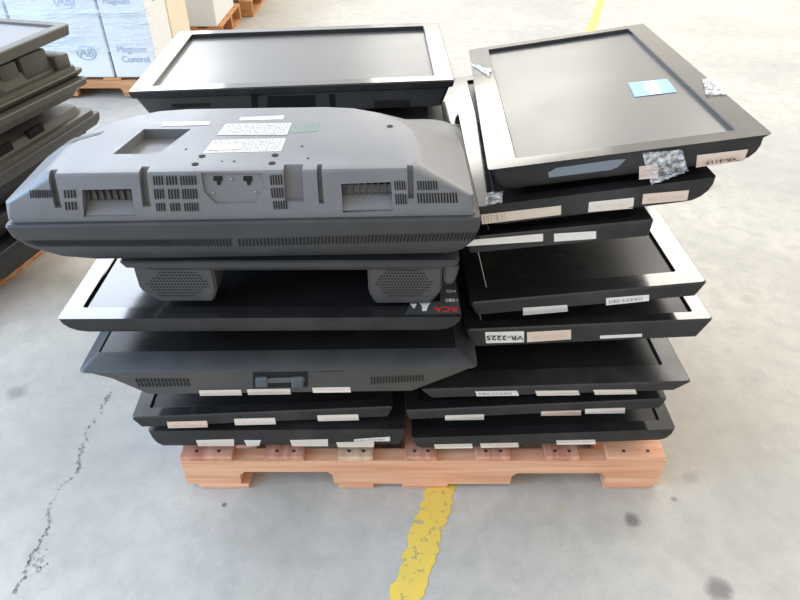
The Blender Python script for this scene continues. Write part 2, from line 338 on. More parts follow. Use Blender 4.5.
# crack running across the floor at left
cp=[(112,392),(104,402),(101,412),(88,428),(83,446),(80,458),(78,470),(60,488),(47,510),(50,522),(42,540),(30,560),(24,578),(10,598)]
cr=[]
for a,b in zip(cp,cp[1:]):
    for k in range(6):
        s=k/6; cr.append((a[0]+(b[0]-a[0])*s+random.uniform(-1.6,1.6),a[1]+(b[1]-a[1])*s))
bm=bmesh.new()
def fleck(px,py,rx,ry):
    c=atz(px,py,0); vs=[bm.verts.new((c.x+math.cos(k*math.pi/3.5)*rx*random.uniform(.4,1.2),c.y+math.sin(k*math.pi/3.5)*ry*random.uniform(.4,1.2),.0011)) for k in range(7)]
    bm.faces.new(vs)
for k,((x,y),(x2,y2)) in enumerate(zip(cr,cr[1:])):
    dens=.5+.9*noise.noise(Vector((k*.13,3,0)))
    for _ in range(5):
        if random.random()<dens:
            s_=random.random(); fleck(x+(x2-x)*s_+random.gauss(0,1.1),y+(y2-y)*s_,random.uniform(.001,.0026),random.uniform(.0012,.0045))
for _ in range(34): fleck(37+random.gauss(0,5),562+random.gauss(0,8),random.uniform(.001,.003),random.uniform(.001,.004))
for _ in range(60): fleck(random.uniform(0,140),random.uniform(360,600),random.uniform(.0006,.0015),random.uniform(.0006,.0015))
obj('floor_crack',bm,M['crack'],parent=fl,smooth=False)
# ---------------------------------------------------------------- pallets
def board(name,x0,x1,y0,y1,z0,z1,mat,parent,bev=.003): 
    bm=bmesh.new(); box(bm,x0,x1,y0,y1,z0,z1,bev); return obj(name,bm,mat,parent,smooth=False)
def stringer(parent,x0,x1,y0,y1,z0,z1,mat,notches):
    bm=bmesh.new(); P=[(x0,z0)]
    for (a,b,h) in notches:
        P+= [(a,z0),(a+.002,z0+h-.012),(a+.014,z0+h),(b-.014,z0+h),(b-.002,z0+h-.012),(b,z0)]
    P+=[(x1,z0),(x1,z1),(x0,z1)]
    f0=[bm.verts.new((x,y0,z)) for x,z in P]; f1=[bm.verts.new((x,y1,z)) for x,z in P]
    bm.faces.new(f0); bm.faces.new(f1[::-1])
    for i in range(len(P)):
        j=(i+1)%len(P); bm.faces.new((f0[i],f1[i],f1[j],f0[j]))
    return obj('stringer',bm,mat,parent,smooth=False)
pal=bpy.data.objects.new('wooden_pallet',None); COL.objects.link(pal); pal.location=(.056,1.5,0)
tag(pal,'orange-stained wooden pallet on the concrete floor, carrying the large piles of televisions','pallet')
def X1(px): return at(px,457,1.0).x-.056
X2=lambda px:at(px,482,1.0).x-.056
nx=[(X2(241),X2(334),.047),(X2(510),X2(605),.042)]
for yy in (0,.495,.985): stringer(pal,X1(179),X1(668),yy-.5,yy-.5+.038,.015,.104,M['wood'],nx)
for k,(a,b) in enumerate([(179,232),(264,304),(338,373),(405,437),(476,511),(546,580),(608,666)]):
    board('top_board',X1(a),X1(b),-.502,.525,.104,.12,[M['woodpink'],M['woodpink'],M['woodlight'],M['woodpink'],M['woodpink'],M['woodpink'],M['wood']][k],pal)
    for q in (.3,.72):
        bm=bmesh.new(); x=X1(a+(b-a)*q); bmesh.ops.create_cone(bm,cap_ends=True,radius1=.0045,radius2=.004,depth=.0012,segments=10,matrix=Matrix.Translation((x,-.483,.1205)))
        obj('nail',bm,M['nail'],pal,smooth=False)
for (a,b) in ((190,243),(336,373),(402,450),(612,662)):
    board('bottom_board',X1(a),X1(b),-.502,.525,0,.015,M['wood'],pal)
# ---------------------------------------------------------------- televisions: left pile, bottom up
def lin(t,f=.01,s=.008): return [(0,0,0,0,0),(-t,s,s,f,s)]
PILE='televisions piled on the wooden pallet'
t=frame('flat_screen_television',at(148,431,1.0),at(405,429,1.0),.86,0,'black television with paper labels, lowest in the left front pile, on the pallet',group=PILE,base=.088)
tv_up(t,(.04,.04,.045,.04),curve(.068,.016,.025,4),[(-.072,.05,.05,.05,.05),(-.088,.10,.10,.085,.1)],(M['satin'],M['screen'],M['band']),rad=.004)
for q,m in (((196,439,234,446),'lab_cream'),((290,439,328,446),'lab_cream'),((336,441,374,447),'lab_cream')): sticker(t,'paper_label',((q[0],q[1]+1),(q[2],q[1]),(q[2],q[3]),(q[0]+2,q[3])),M[m])
sticker(t,'paper_label',((244,440),(261,440),(259,445.5),(247,446)),M['lab_plain'],label='torn white label')
sticker(t,'paper_label',((354,438.8),(390,436.3),(390,440.8),(354,441)),M['lab_white'],lift=.0014,label='thin barcode sticker')
t=frame('flat_screen_television',at(131,418,.985),at(393,407,1.01),.86,0,'glossy black television with bluish shiny left corner, second lowest in the left pile',group=PILE,base=.06)
tv_up(t,(.035,.035,.03,.035),lin(.034,.004,.012),[(-.038,.03,.03,.03,.03),(-.058,.09,.07,.07,.07)],(M['gloss'],M['screen'],M['band']),rad=.004)
for q,m in (((167,207,421,427.5),'lab_pink'),((234,275,418,424.5),'lab_cream'),((317,358,414.5,420.5),'lab_cream')): sticker(t,'paper_label',((q[0],q[2]+.5),(q[1],q[2]-.5),(q[1]+1,q[3]-.5),(q[0]+1,q[3]+.5)),M[m])
# third: large charcoal set with latch
t=frame('flat_screen_television',at(77,372,.93),at(478,367,.935),.50,0,'wide charcoal television with front vents and blue-grey latch, third lowest in left pile',group=PILE,base=.175)
tv_up(t,(.03,.04,.048,.04),[(0,0,0,0,0),(-.006,.002,.002,.002,.004)],[(-.012,.014,.010,.007,.01),(-.030,.045,.032,.012,.03),(-.092,.10,.12,.028,.05),(-.098,.12,.16,.045,.07),(-.172,.17,.22,.13,.12)],(M['charcoal'],M['screen'],M['darkgrey']),rad=.014,slope=.010,depth=.003)
slots(t,((135,378),(190,378),(192,386),(139,387)),15,2,M['dark'])
slots(t,((371,376),(425,374),(425,381),(371,385)),18,1,M['dark'],duty=.45)
for q in ((199,241,390,395.5),(247,290,389,394.5),(312,350,387.5,392.5)): sticker(t,'paper_label',((q[0],q[2]),(q[1],q[2]-.7),(q[1]+1,q[3]-.5),(q[0]+1,q[3])),M['lab_cream'])
sticker(t,'rating_label',((313,368+4),(343,371),(343,374),(313,376)),M['darkgrey'],label='grey moulded panel beside the latch')
def lump(t,name,pts,mat,out=.012,parent=None,bev=.002):
    """closed slab standing out of the front surface through pixel outline pts"""
    bm=bmesh.new(); a=[bm.verts.new(hitfront(t,x,y,-.004)) for x,y in pts]
    b=[]
    for v in a:
        b.append(bm.verts.new(v.co+Vector((0,-out-.004,0))))
    bm.faces.new(a); bm.faces.new(b[::-1])
    for i in range(len(a)):
        j=(i+1)%len(a); bm.faces.new((a[i],b[i],b[j],a[j]))
    bmesh.ops.recalc_face_normals(bm,faces=bm.faces)
    if bev: bmesh.ops.bevel(bm,geom=bm.edges[:],offset=bev,segments=1,affect='EDGES')
    return put(t,name,bm,mat,parent)
lump(t,'latch_recess',[(253,373),(308,372),(308,387),(253,388)],M['dark'],out=.001,bev=0)
la=lump(t,'stand_latch',[(256,378),(305,376.5),(305,381),(256,382.5)],M['latch'],out=.005)
for a in (256,292): lump(t,'latch_lug',[(a,376),(a+12,375.5),(a+12,385),(a,385.5)],M['latch'],out=.009,parent=la,bev=.003)
# fourth: piano black, sticker on corner
t=frame('flat_screen_television',at(57,319,.935),at(462,317,.935),.52,0,'piano-black television with bright left corner and red-lettered sticker on its right corner',group=PILE,base=.118)
tv_up(t,(.036,.036,.036,.036),curve(.040,.012,.055,5),[(-.044,.07,.07,.02,.05),(-.09,.13,.14,.08,.1),(-.117,.18,.2,.12,.14)],(M['gloss'],M['glossscreen'],M['band']),rad=.006)
st=sticker(t,'corner_sticker',((408,299.5),(440,299.5),(442,276),(456,277)),M['ink'],front=False,z=0) if 0 else None
def zt(px,py,z=0): return hitplane(t,px,py,(0,0,z),(0,0,1))
bm=bmesh.new()
po=[(405,314.5),(411,302),(440,301.5),(441,281),(455,280),(461,314)]
po=[zt(x,y,.0005) for x,y in po]; bm.faces.new([bm.verts.new(p) for p in po]); stk=put(t,'corner_sticker',solid(bm,.0004),M['lab_dark'],smooth=False,recalc=False); stk['label']='black sticker with red and white print, upside down'
def ttext(s,size,px,py,mat,stretch=1): 
    p=zt(px,py,.0012); place_text(t,s,size,p,(-1,0,0),(0,-1,0),mat,'sticker_print',stk,stretch)
ttext('RCA',.020,446,309,M['red'],1.1)
ttext('1080',.013,452,300,M['white'],1.0); ttext('HD',.011,451,291,M['white'],1.2)
for q in ([(419,303),(431,302.5),(428,306),(426.5,311),(422,311),(422,306)],[(410,303.5),(417,303.5),(414,309)]):
    bm=bmesh.new(); bm.faces.new([bm.verts.new(zt(x,y,.0013)) for x,y in q])
    put(t,'sticker_emblem',bm,M['white'],stk,smooth=False)
# fifth: speaker pods hanging below
t=frame('flat_screen_television',at(118,262,.955),at(460,261,.955),.44,0,'dusty grey television with two dotted speaker pods, beneath the big face-down set',group=PILE,base=.105)
tv_up(t,(.04,.04,.04,.04),[(0,0,0,0,0),(-.014,.006,.006,.002,.006)],[(-.018,.02,.02,.008,.02),(-.028,.05,.03,.014,.05),(-.040,.07,.07,.06,.08),(-.103,.2,.2,.16,.16)],(M['charcoal'],M['screen'],M['darkgrey']))
def pod(t,x0,x1,zt_,zb,y0,y1,cutl,cutr,name='speaker_pod'):
    bm=bmesh.new()
    o=[(x0,zt_),(x1,zt_),(x1,zb+.03),(x1-cutr,zb),(x0+cutl,zb),(x0,zb+.028)]
    a=[bm.verts.new((x,y0,z)) for x,z in o]; b=[bm.verts.new((x,y1,z)) for x,z in o]
    bm.faces.new(a); bm.faces.new(b[::-1])
    for i in range(6):
        j=(i+1)%6; bm.faces.new((a[i],b[i],b[j],a[j]))
    bmesh.ops.recalc_face_normals(bm,faces=bm.faces)
    bmesh.ops.bevel(bm,geom=bm.edges[:],offset=.004,segments=2,affect='EDGES')
    return put(t,name,bm,M['darkgrey'])
pf=-t.D/2+.014
def pxl(px,py): return hitplane(t,px,py,(0,pf,0),(0,1,0))
p1=pod(t,pxl(138,285).x,pxl(216,285).x,-.018,pxl(200,302).z,pf,pf+.1,.03,.012)
p2=pod(t,pxl(368,285).x,pxl(442,285).x,-.018,pxl(400,304).z,pf,pf+.1,.012,.02)
p3=pod(t,pxl(443,285).x,pxl(458,285).x,-.018,pxl(400,285).z,pf,pf+.1,.002,.008,'side_block')
def dots(parent,quadc,rx,ry,nx_,ny_,hexa):
    bm=bmesh.new()
    cx,cy=quadc
    for j in range(ny_):
        for i in range(nx_):
            u=(i+.5*(j%2)-nx_/2+.25)/(nx_/2); v=(j-(ny_-1)/2)/(ny_/2)
            if abs(u)+.45*abs(v)>1.0: continue
            h=pxl(cx+u*rx,cy+v*ry)
            bmesh.ops.create_circle(bm,cap_ends=True,radius=.0019,segments=7,matrix=Matrix.Translation((h.x,pf-.0006,h.z))@Matrix.Rotation(math.pi/2,4,'X'))
    put(t,'speaker_holes',bm,M['dark'],parent,smooth=False)
dots(p1,(178,284),32,13,20,9,1); dots(p2,(404,283),30,14,19,10,1)
# ---------------------------------------------------------------- sixth: the big face-down set
t=frame('flat_screen_television',at(4,228,.91),at(482,220,.925),.42,0,'large grey television lying face down with moulded back up, topmost in left front pile',group=PILE,base=.075)
W,D=t.W,t.D
bm=bmesh.new()
cs=[(-.082,.15,.06,.035,.06),(-.079,.115,.045,.024,.05),(-.066,.065,.025,.014,.03),(-.044,.024,.010,.007,.02),(-.020,.004,.002,.002,.01),(0,0,0,0,0),(.004,.002,.002,.002,.002),(.004,.014,.014,.012,.014)]
loft(bm,[sec(W,D,z,l,r,f,b,.006,.07) for z,l,r,f,b in cs],True,True)
put(t,'front_frame',bm,M['charcoal'])
t.prof=[(-D/2+c[3],c[0]) for c in cs[:6]][::-1]
slots(t,((22,240),(232,238),(232,247),(40,247)),62,1,M['dark'],duty=.45,name='vent_strip',lean=.4)
slots(t,((238,238),(478,231),(472,241),(238,247)),66,1,M['dark'],duty=.45,name='vent_strip',lean=.4)
# housing
hs=[(.003,.008,.010,.010,.012),(.008,.008,.010,.011,.012),(.009,.003,.012,.011,.016),(.036,.005,.014,.015,.075),(.078,.072,.095,.026,.12),(.081,.076,.10,.029,.125),(.082,.084,.108,.036,.132)]
bm=bmesh.new(); loft(bm,[sec(W,D,z,l,r,f,b,[.006,.006,.006,.012,.03,.03,.03][i],[.07,.07,.07,.16,.17,.17,.165][i]) for i,(z,l,r,f,b) in enumerate(hs)],True,True)
bmesh.ops.recalc_face_normals(bm,faces=bm.faces)
house=obj('back_cover',bm,M['greycover'],t.root,smooth=False,recalc=False)
hprof=[(-D/2+c[3],c[0]) for c in hs]
rim_prof=t.prof; t.prof=hprof
# cutters, given in local coordinates through pixels on the sloping front / the top
cut=bmesh.new()
def cutpoly(pts,inward,lift=.01):
    a=[];b=[]
    for x,y in pts:
        p=hitfront(t,x,y,0); a.append(cut.verts.new(p+Vector((0,-lift,0)))); b.append(cut.verts.new(p+Vector((0,inward,0))))
    f=[cut.faces.new(a),cut.faces.new(b[::-1])]
    for i in range(len(a)):
        j=(i+1)%len(a); cut.faces.new((a[i],b[i],b[j],a[j]))
cutpoly([(82,190),(131,189),(136,216),(84,217)],.022)
cutpoly([(341,184),(391,182),(393,211),(343,213)],.022)
cutpoly([(201,173),(262,173),(265,190),(256,203),(216,204),(204,192)],.004)
def cutgroove(x0,x1,y0,y1,xs=0,dep=.012):
    a=[];b=[]
    for x,y in ((x0,y0),(x1,y0),(x1+xs,y1),(x0+xs,y1)):
        p=hitfront(t,x,y,0); a.append(p+Vector((0,-.02,.012 if y==y0 else 0))); b.append(p+Vector((0,dep,.012 if y==y0 else 0)))
    a=[cut.verts.new(p) for p in a]; b=[cut.verts.new(p) for p in b]
    cut.faces.new(a); cut.faces.new(b[::-1])
    for i in range(4):
        j=(i+1)%4; cut.faces.new((a[i],b[i],b[j],a[j]))
for g_ in ((49,56,172,208,6),(141,149,168,207,2),(284,303,166,202,1),(317,322,166,204,2),(407,413,168,199,1)): cutgroove(*g_)
# top recess
zt_=.082
tp=[hitplane(t,x,y,(0,0,zt_),(0,0,1)) for x,y in ((113,154),(158,154),(191,129),(144,129))]
a=[cut.verts.new(p+Vector((0,0,.02))) for p in tp]; b=[cut.verts.new(p+Vector((0,0,-.018))) for p in tp]
cut.faces.new(a); cut.faces.new(b[::-1])
for i in range(4): cut.faces.new((a[i],b[i],b[(i+1)%4],a[(i+1)%4]))
bmesh.ops.recalc_face_normals(cut,faces=cut.faces)
cme=bpy.data.meshes.new('cutter'); cut.to_mesh(cme); cut.free(); co=bpy.data.objects.new('cutter',cme); COL.objects.link(co); co.parent=t.root
md=house.modifiers.new('b','BOOLEAN'); md.operation='DIFFERENCE'; md.solver='EXACT'; md.object=co; md.use_self=True
dg=bpy.context.evaluated_depsgraph_get(); dg.update(); me=bpy.data.meshes.new_from_object(house.evaluated_get(dg))
house.modifiers.clear(); house.data=me; bpy.data.objects.remove(co)
bm=bmesh.new(); bm.from_mesh(me); bmesh.ops.translate(bm,verts=bm.verts,vec=t.off); bm.to_mesh(me); bm.free()
me.materials.clear(); me.materials.append(M['greycover'])
for p in me.polygons: p.use_smooth=True
me.set_sharp_from_angle(angle=R(28))
# handle niches: teeth inside
for (x0,x1,y0,y1,nm) in ((84,133,192,203,7),(343,390,186,197,7)):
    for k in range(nm):
        bm=bmesh.new(); a=hitfront(t,x0+(x1-x0)*(k+.15)/nm,y0,0); b=hitfront(t,x0+(x1-x0)*(k+.45)/nm,y1,0)
        box(bm,a.x,b.x,a.y+.010,a.y+.021,b.z-.004,a.z); put(t,'handle_rib',bm,M['darkgrey'],smooth=False)
    bm=bmesh.new(); a=hitfront(t,x0,y1+3,0); b=hitfront(t,x1+2,y1+12,0)
    v=[(a.x-.002,a.y+.021,a.z),(b.x,a.y+.021,a.z),(b.x+.002,b.y+.002,b.z),(a.x-.002,b.y+.002,b.z)]
    f1=[bm.verts.new(p) for p in v]; f2=[bm.verts.new(Vector(p)-Vector((0,0,.003))) for p in v]
    bm.faces.new(f1); bm.faces.new(f2[::-1])
    for i in range(4): bm.faces.new((f1[i],f2[i],f2[(i+1)%4],f1[(i+1)%4]))
    put(t,'handle_lip',bm,M['greycover'],smooth=False)
    bm=bmesh.new(); a=hitfront(t,x0,y0,0); b=hitfront(t,x1,y1,0); box(bm,a.x,b.x,a.y+.0205,a.y+.0215,b.z-.004,a.z+.001); put(t,'handle_slot',bm,M['dark'],smooth=False)
for q,n,rw in (((30,190,54,198),10,1),((64,190,77,198),4,1),((65,202,78,210),4,1),
    ((153,176,164,185),4,1),((166,176,178,185),4,1),((180,176,197,185),6,1),((154,189,165,199),4,1),((168,189,180,199),4,1),((182,189,198,199),6,1),((156,203,166,211),4,1),((170,203,181,211),4,1),((184,203,199,211),6,1),
    ((270,175,283,185),5,1),((271,188,284,198),5,1),((273,201,288,209),6,1),
    ((394,181,406,190),5,1),((395,194,407,204),5,1),((417,181,438,190),8,1),((417,193,458,203),14,1)):
    slots(t,((q[0],q[1]),(q[2],q[1]-.5),(q[2]+1,q[3]-.5),(q[0]+1,q[3])),n,rw,M['dark'],gap=0)
# ports in the recessed panel
for px in (213,243):
    bm=bmesh.new()
    bm.faces.new([bm.verts.new(hitfront(t,x,y,0)+Vector((0,.0032,0))) for x,y in ((px,177),(px+9,177),(px+9,182),(px+8,182),(px+7,186),(px+4,186),(px+3,182),(px,182))])
    put(t,'port',bm,M['dark'],smooth=False)
for x,y,r in ((231,180,.0022),(213,194,.002),(255,193,.002)):
    bm=bmesh.new(); p=hitfront(t,x,y,0)+Vector((0,.0034,0)); bmesh.ops.create_uvsphere(bm,u_segments=10,v_segments=6,radius=r,matrix=Matrix.Translation(p))
    put(t,'screw',bm,M['silver'])
def toppoly(name,pts,mat,lift=.0004,label=None,parent=None):
    q=[hitplane(t,x,y,(0,0,zt_+lift),(0,0,1)) for x,y in pts]
    bm=bmesh.new(); uv=bm.loops.layers.uv.new('UVMap'); vs=[bm.verts.new(p) for p in q]; f=bm.faces.new(vs)
    for l,u in zip(f.loops,((0,1),(1,1),(1,0),(0,0))): l[uv].uv=u
    o=put(t,name,solid(bm,.0004),mat,parent,smooth=False,recalc=False)
    if label: o['label']=label
    return o
toppoly('paper_label',((163,122.5),(210,121.5),(209,125),(162,126)),M['lab_plain'],label='long thin white strip label')
toppoly('paper_label',((241,117.5),(284,115.5),(283,119),(239,120)),M['lab_plain'],label='long thin white strip label near the back edge')
toppoly('rating_label',((226,124),(292,123),(287,135),(217,135)),M['lab_silver'],label='worn silver rating label')
toppoly('rating_label',((292,123),(320,122),(317,131),(290,133)),M['lab_green'],label='green-grey rating label')
toppoly('rating_label',((213,140),(286,138),(281,151),(203,153)),M['lab_silver'],label='silver rating label with a white bar')
toppoly('paper_label',((210,145),(243,144),(240,149),(206,150)),M['white'],lift=.0012,label='blank white bar on the silver label')
for x,y,r in ((202,156,.006),(195,164,.006),(275,155,.006),(272,163,.006),(390,126,.006),(302,146,.002),(308,158,.002),(234,161,.002),(222,161,.0015),(186,149,.002),(448,154,.004),(454,177,.004)):
    p=hitplane(t,x,y,(0,0,zt_+.0006),(0,0,1))
    if x<440:
        bm=bmesh.new(); bmesh.ops.create_cone(bm,cap_ends=True,radius1=r,radius2=r*.9,depth=.0006,segments=14,matrix=Matrix.Translation(p)); put(t,'screw_hole',bm,M['dark'],smooth=False)
toppoly('embossed_mark',((74,138),(104,131),(100,134),(64,144)),M['darkgrey'],lift=.0005,label='dark embossed strip near the left end')
# ---------------------------------------------------------------- back pile under the rear television
def rear(nm,x0,x1,y0,y1,z,h,label,mat='satin'):
    t=frame('flat_screen_television',Vector((x0,y0,z)),Vector((x1,y0+.01,z+.002)),y1-y0,0,label,group=PILE,base=h)
    tv_up(t,(.04,.04,.04,.04),curve(.04,.012,.02,3),[(-.045,.05,.05,.05,.05),(-h,.1,.1,.09,.1)],(M[mat],M['screen'],M['darkgrey'])); return t
rear('b',-.66,.06,1.50,2.02,.385,.105,'black television lowest in the rear pile, behind the left front pile')
rear('b',-.64,.07,1.49,2.02,.495,.105,'black television in the rear pile, third below its topmost set')
rear('b',-.66,.06,1.50,2.03,.600,.10,'black television in the rear pile, second below its topmost set')
t=rear('b',-.64,.115,1.50,2.02,.700,.095,'charcoal television directly beneath the topmost set of the rear pile','charcoal')
# rear top set
t=frame('flat_screen_television',at(127,92,1.60),at(455,80,1.625),.537,0,'wide television with grey upturned screen and scuffed bezel, topmost of the rear pile',group=PILE,base=.088)
tv_up(t,(.05,.05,.038,.04),[(0,0,0,0,0),(-.018,.004,.004,.002,.004)],[(-.022,.012,.012,.008,.01),(-.070,.035,.03,.014,.04),(-.078,.06,.06,.03,.06),(-.087,.1,.1,.06,.1)],(M['gloss'],M['matscreen'],M['darkgrey']),depth=.012)
slots(t,((172,103),(210,102),(213,112),(170,113)),20,2,M['dark'])
slots(t,((374,99),(410,98),(412,108),(375,109)),18,1,M['dark'])
for px in (251,329): sticker(t,'moulded_rib',((px,94),(px+6,94),(px+7,111),(px+1,111)),M['dark'])
sticker(t,'port_recess',((268,96),(315,95),(316,108),(267,109)),M['dark'])
# ---------------------------------------------------------------- right pile, bottom up
t=frame('flat_screen_television',at(412,438,1.0),at(676,429,1.0),.88,0,'glossy black television with cream labels, lowest in the right pile, on the pallet',group=PILE,base=.073)
tv_up(t,(.035,.03,.03,.035),curve(.055,.02,.03,4),[(-.062,.05,.05,.05,.05),(-.072,.10,.10,.085,.1)],(M['gloss'],M['screen'],M['band']))
for q in ((434,472,444,448.5),(480,518,443,447.5),(556,595,440,444.5)): sticker(t,'paper_label',((q[0],q[2]+.3),(q[1],q[2]-.5),(q[1]+1,q[3]-.6),(q[0]+1,q[3])),M['lab_cream'])
t=frame('flat_screen_television',at(405,411,1.0),at(668,399,1.01),.86,0,'thin black television with three labels, second lowest in the right pile',group=PILE,base=.075)
tv_up(t,(.035,.03,.03,.035),lin(.034,.006,.006),[(-.042,.04,.04,.03,.03),(-.065,.09,.09,.07,.07)],(M['gloss'],M['screen'],M['band']))
for q,m in (((445,484,414.5,420),'lab_cream'),((541,581,410.5,415.5),'lab_pink'),((585,625,408,413.5),'lab_cream')): sticker(t,'paper_label',((q[0],q[2]+.6),(q[1],q[2]-.6),(q[1],q[3]-.6),(q[0],q[3])),M[m])
t=frame('flat_screen_television',at(421,390,.97),at(692,381.5,.985),.86,0,'black television with wide bezel and three labels, third lowest in the right pile',group=PILE,base=.072)
tv_up(t,(.04,.045,.055,.045),lin(.036,.012,.02),[(-.042,.05,.05,.03,.03),(-.066,.09,.09,.07,.07)],(M['satin'],M['screen'],M['band']))
for q,m in (((475,517,391,396),'lab_white'),((535,578,390.5,395.5),'lab_cream'),((593,635,389.5,394.5),'lab_cream')): sticker(t,'paper_label',((q[0],q[2]),(q[1],q[2]-.5),(q[1]+2,q[3]-.7),(q[0]+2,q[3])),M[m])
t=frame('flat_screen_television',at(466,330,1.005),at(714,319,1.02),.84,0,'black television with a hand-marked upside-down number label, in the middle of the right pile',group=PILE,base=.13)
tv_up(t,(.035,.035,.028,.04),lin(.052,.008,.016),[(-.057,.04,.04,.04,.03),(-.125,.09,.09,.10,.1)],(M['gloss'],M['screen'],M['band']))
nl=sticker(t,'number_label',((485,332),(524,331),(524,342),(486,343)),M['lab_plain'],label='white label reading VR-3225 upside down')
c0=hitfront(t,504.5,337,.0022); e1=hitfront(t,495,337,.0014)-hitfront(t,515,337,.0014); e2=hitfront(t,505,341,.0014)-hitfront(t,505,334,.0014)
place_text(t,'VR-3225',.020,c0,e1,e2,M['ink'],'number_print',nl,1.1)
sticker(t,'paper_label',((527,332),(571,329.5),(571,339),(527,342)),M['lab_pink'])
sticker(t,'paper_label',((600,335.5),(642,333.5),(642,336.5),(600,338.5)),M['lab_plain'],label='thin white strip label')
t=frame('flat_screen_television',at(470,303,1.015),at(708,282,1.03),.72,0,'black television showing much dark screen and pale right bezel, fifth lowest in right pile',group=PILE,base=.062)
tv_up(t,(.04,.048,.045,.04),lin(.036,.006,.012),[(-.042,.05,.05,.03,.03),(-.060,.1,.1,.09,.1)],(M['gloss'],M['screen'],M['band']))
sticker(t,'paper_label',((523,307.5),(567,304.5),(568,311),(523,315)),M['lab_plain'])
sticker(t,'paper_label',((606,297.5),(647,294.5),(650,297),(648,301),(606,305))[:4] if 0 else ((606,298),(649,294.5),(649,300.5),(606,305)),M['lab_white'],label='rounded barcode label')
t=frame('flat_screen_television',at(466,238,1.0),at(655,219.5,1.005),.76,-2.5,'thin glossy black television with two long white labels, third from top, right pile',group=PILE,base=.065)
tv_up(t,(.045,.03,.02,.04),lin(.034,.003,.004),[(-.040,.04,.04,.03,.03),(-.062,.09,.09,.09,.1)],(M['gloss'],M['screen'],M['band']))
sticker(t,'paper_label',((474,239.5),(543,233.5),(543,241),(466,246)),M['lab_plain'])
sticker(t,'power_button',((453,124),(462,124),(464,134),(454,134)),M['silver'],front=False,z=0,label='pale button panel on the left bezel')
sticker(t,'paper_label',((554,233.5),(596,231),(596,238.5),(554,241.5)),M['lab_plain'])
t=frame('flat_screen_television',at(477,207,1.0),at(717,177,1.0),.76,-2.5,'black television with three tan and pinkish labels, second from top of right pile',group=PILE,base=.057)
tv_up(t,(.04,.04,.03,.04),curve(.044,.008,.045,5),[(-.048,.07,.07,.03,.04),(-.056,.1,.1,.09,.1)],(M['gloss'],M['screen'],M['band']),rad=.006)
sticker(t,'paper_label',((481,214.5),(561,205.5),(561,214.5),(482,224)),M['lab_gold'],label='long worn tan label')
sticker(t,'paper_label',((589,202),(634,197.5),(633,208),(588,212)),M['lab_cream'])
sticker(t,'paper_label',((643,194),(689,190),(687,200),(642,204)),M['lab_pink'])
# tape scrap on corner
def crumple(name,t,quad,fn,amp,nx_=14,ny_=10,mat=None,jag=1.5,seed=0):
    rnd=random.Random(seed); bm=gridpatch(fn,quad,nx_,ny_)
    nr=Vector((0,0,1)) if amp[1]=='z' else Vector((0,-1,.2))
    for v in bm.verts:
        k=noise.noise(v.co*70+Vector((seed,0,0)))*.6+noise.noise(v.co*160)*.5
        v.co+=nr*(abs(k)*amp[0]+.0012)+Vector((rnd.uniform(-1,1),0,rnd.uniform(-.3,.3)))*.0006*jag
    return put(t,name,bm,mat or M['film'],recalc=False)
crumple('tape_scrap',t,((486,194),(503,192),(502,204),(486,206)),lambda a,b:hitplane(t,a,b,(0,0,.001),(0,0,1)),(.006,'z'),seed=3)
# top set
t=frame('flat_screen_television',at(488,170,1.012),at(773,134,.995),.80,-2.7,'television with grey screen and blue sticker, tilted on top of the right pile',group=PILE,base=.062)
tv_up(t,(.052,.045,.036,.030),[(0,0,0,0,0)]+[(-.007-z,l+.010,r_+.010,f+.004,b+.010) for z,l,r_,f,b in [(-c[0],c[1],c[2],c[3],c[4]) for c in curve(.042,.016,.035,5)]],[(-.052,.06,.06,.04,.06),(-.062,.12,.12,.09,.1)],(M['gloss'],M['matscreen'],M['band']),rad=.006,depth=.009)
sz=t.scrz
sb=sticker(t,'blue_sticker',((628,83),(667,79),(677,92),(635,97)),M['lab_blue'],front=False,z=sz,label='light blue and white sticker on the screen')
sticker(t,'sticker_panel',((643,82),(656,80.5),(662,93.5),(649,95)),M['lab_white'],front=False,z=sz+.0005,parent=sb)
hs_=lump(t,'handle_slot',[(548,173),(556,168),(612,160),(626,159),(618,167),(611,170),(549,178)],M['bluegrey'],out=.0012,bev=0); hs_['label']='blue-grey moulded handle slot'
sticker(t,'paper_label',((697,155),(748,149),(744,160),(696,167)),M['lab_pink'],lift=.001,nx=6,ny=5)
sticker(t,'paper_label',((639,166),(658,164),(658,177),(639,179)),M['lab_pink'],lift=.001)
crumple('clear_plastic_tape',t,((641,152),(681,149),(688,170),(651,184)),lambda a,b:hitfront(t,a,b,.001),(.012,'y'),seed=5)
crumple('clear_tape_strip',t,((702,80),(714,78),(727,95),(706,96)),lambda a,b:hitplane(t,a,b,(0,0,.0008),(0,0,1)),(.005,'z'),8,8,seed=9)
crumple('torn_tape_strip',t,((470,64),(480,68),(492,70),(489,77)),lambda a,b:hitplane(t,a,b,(0,0,.0008),(0,0,1)),(.01,'z'),10,5,seed=11)
c0=hitfront(t,721,160.3,.0016); e1=hitfront(t,710,161.7,.0016)-hitfront(t,732,158.9,.0016); e2=hitfront(t,722,163,.0016)-hitfront(t,722,158,.0016)
place_text(t,'VR-3117',.014,c0,e1,e2,M['ink'],'number_print',None,1.0)
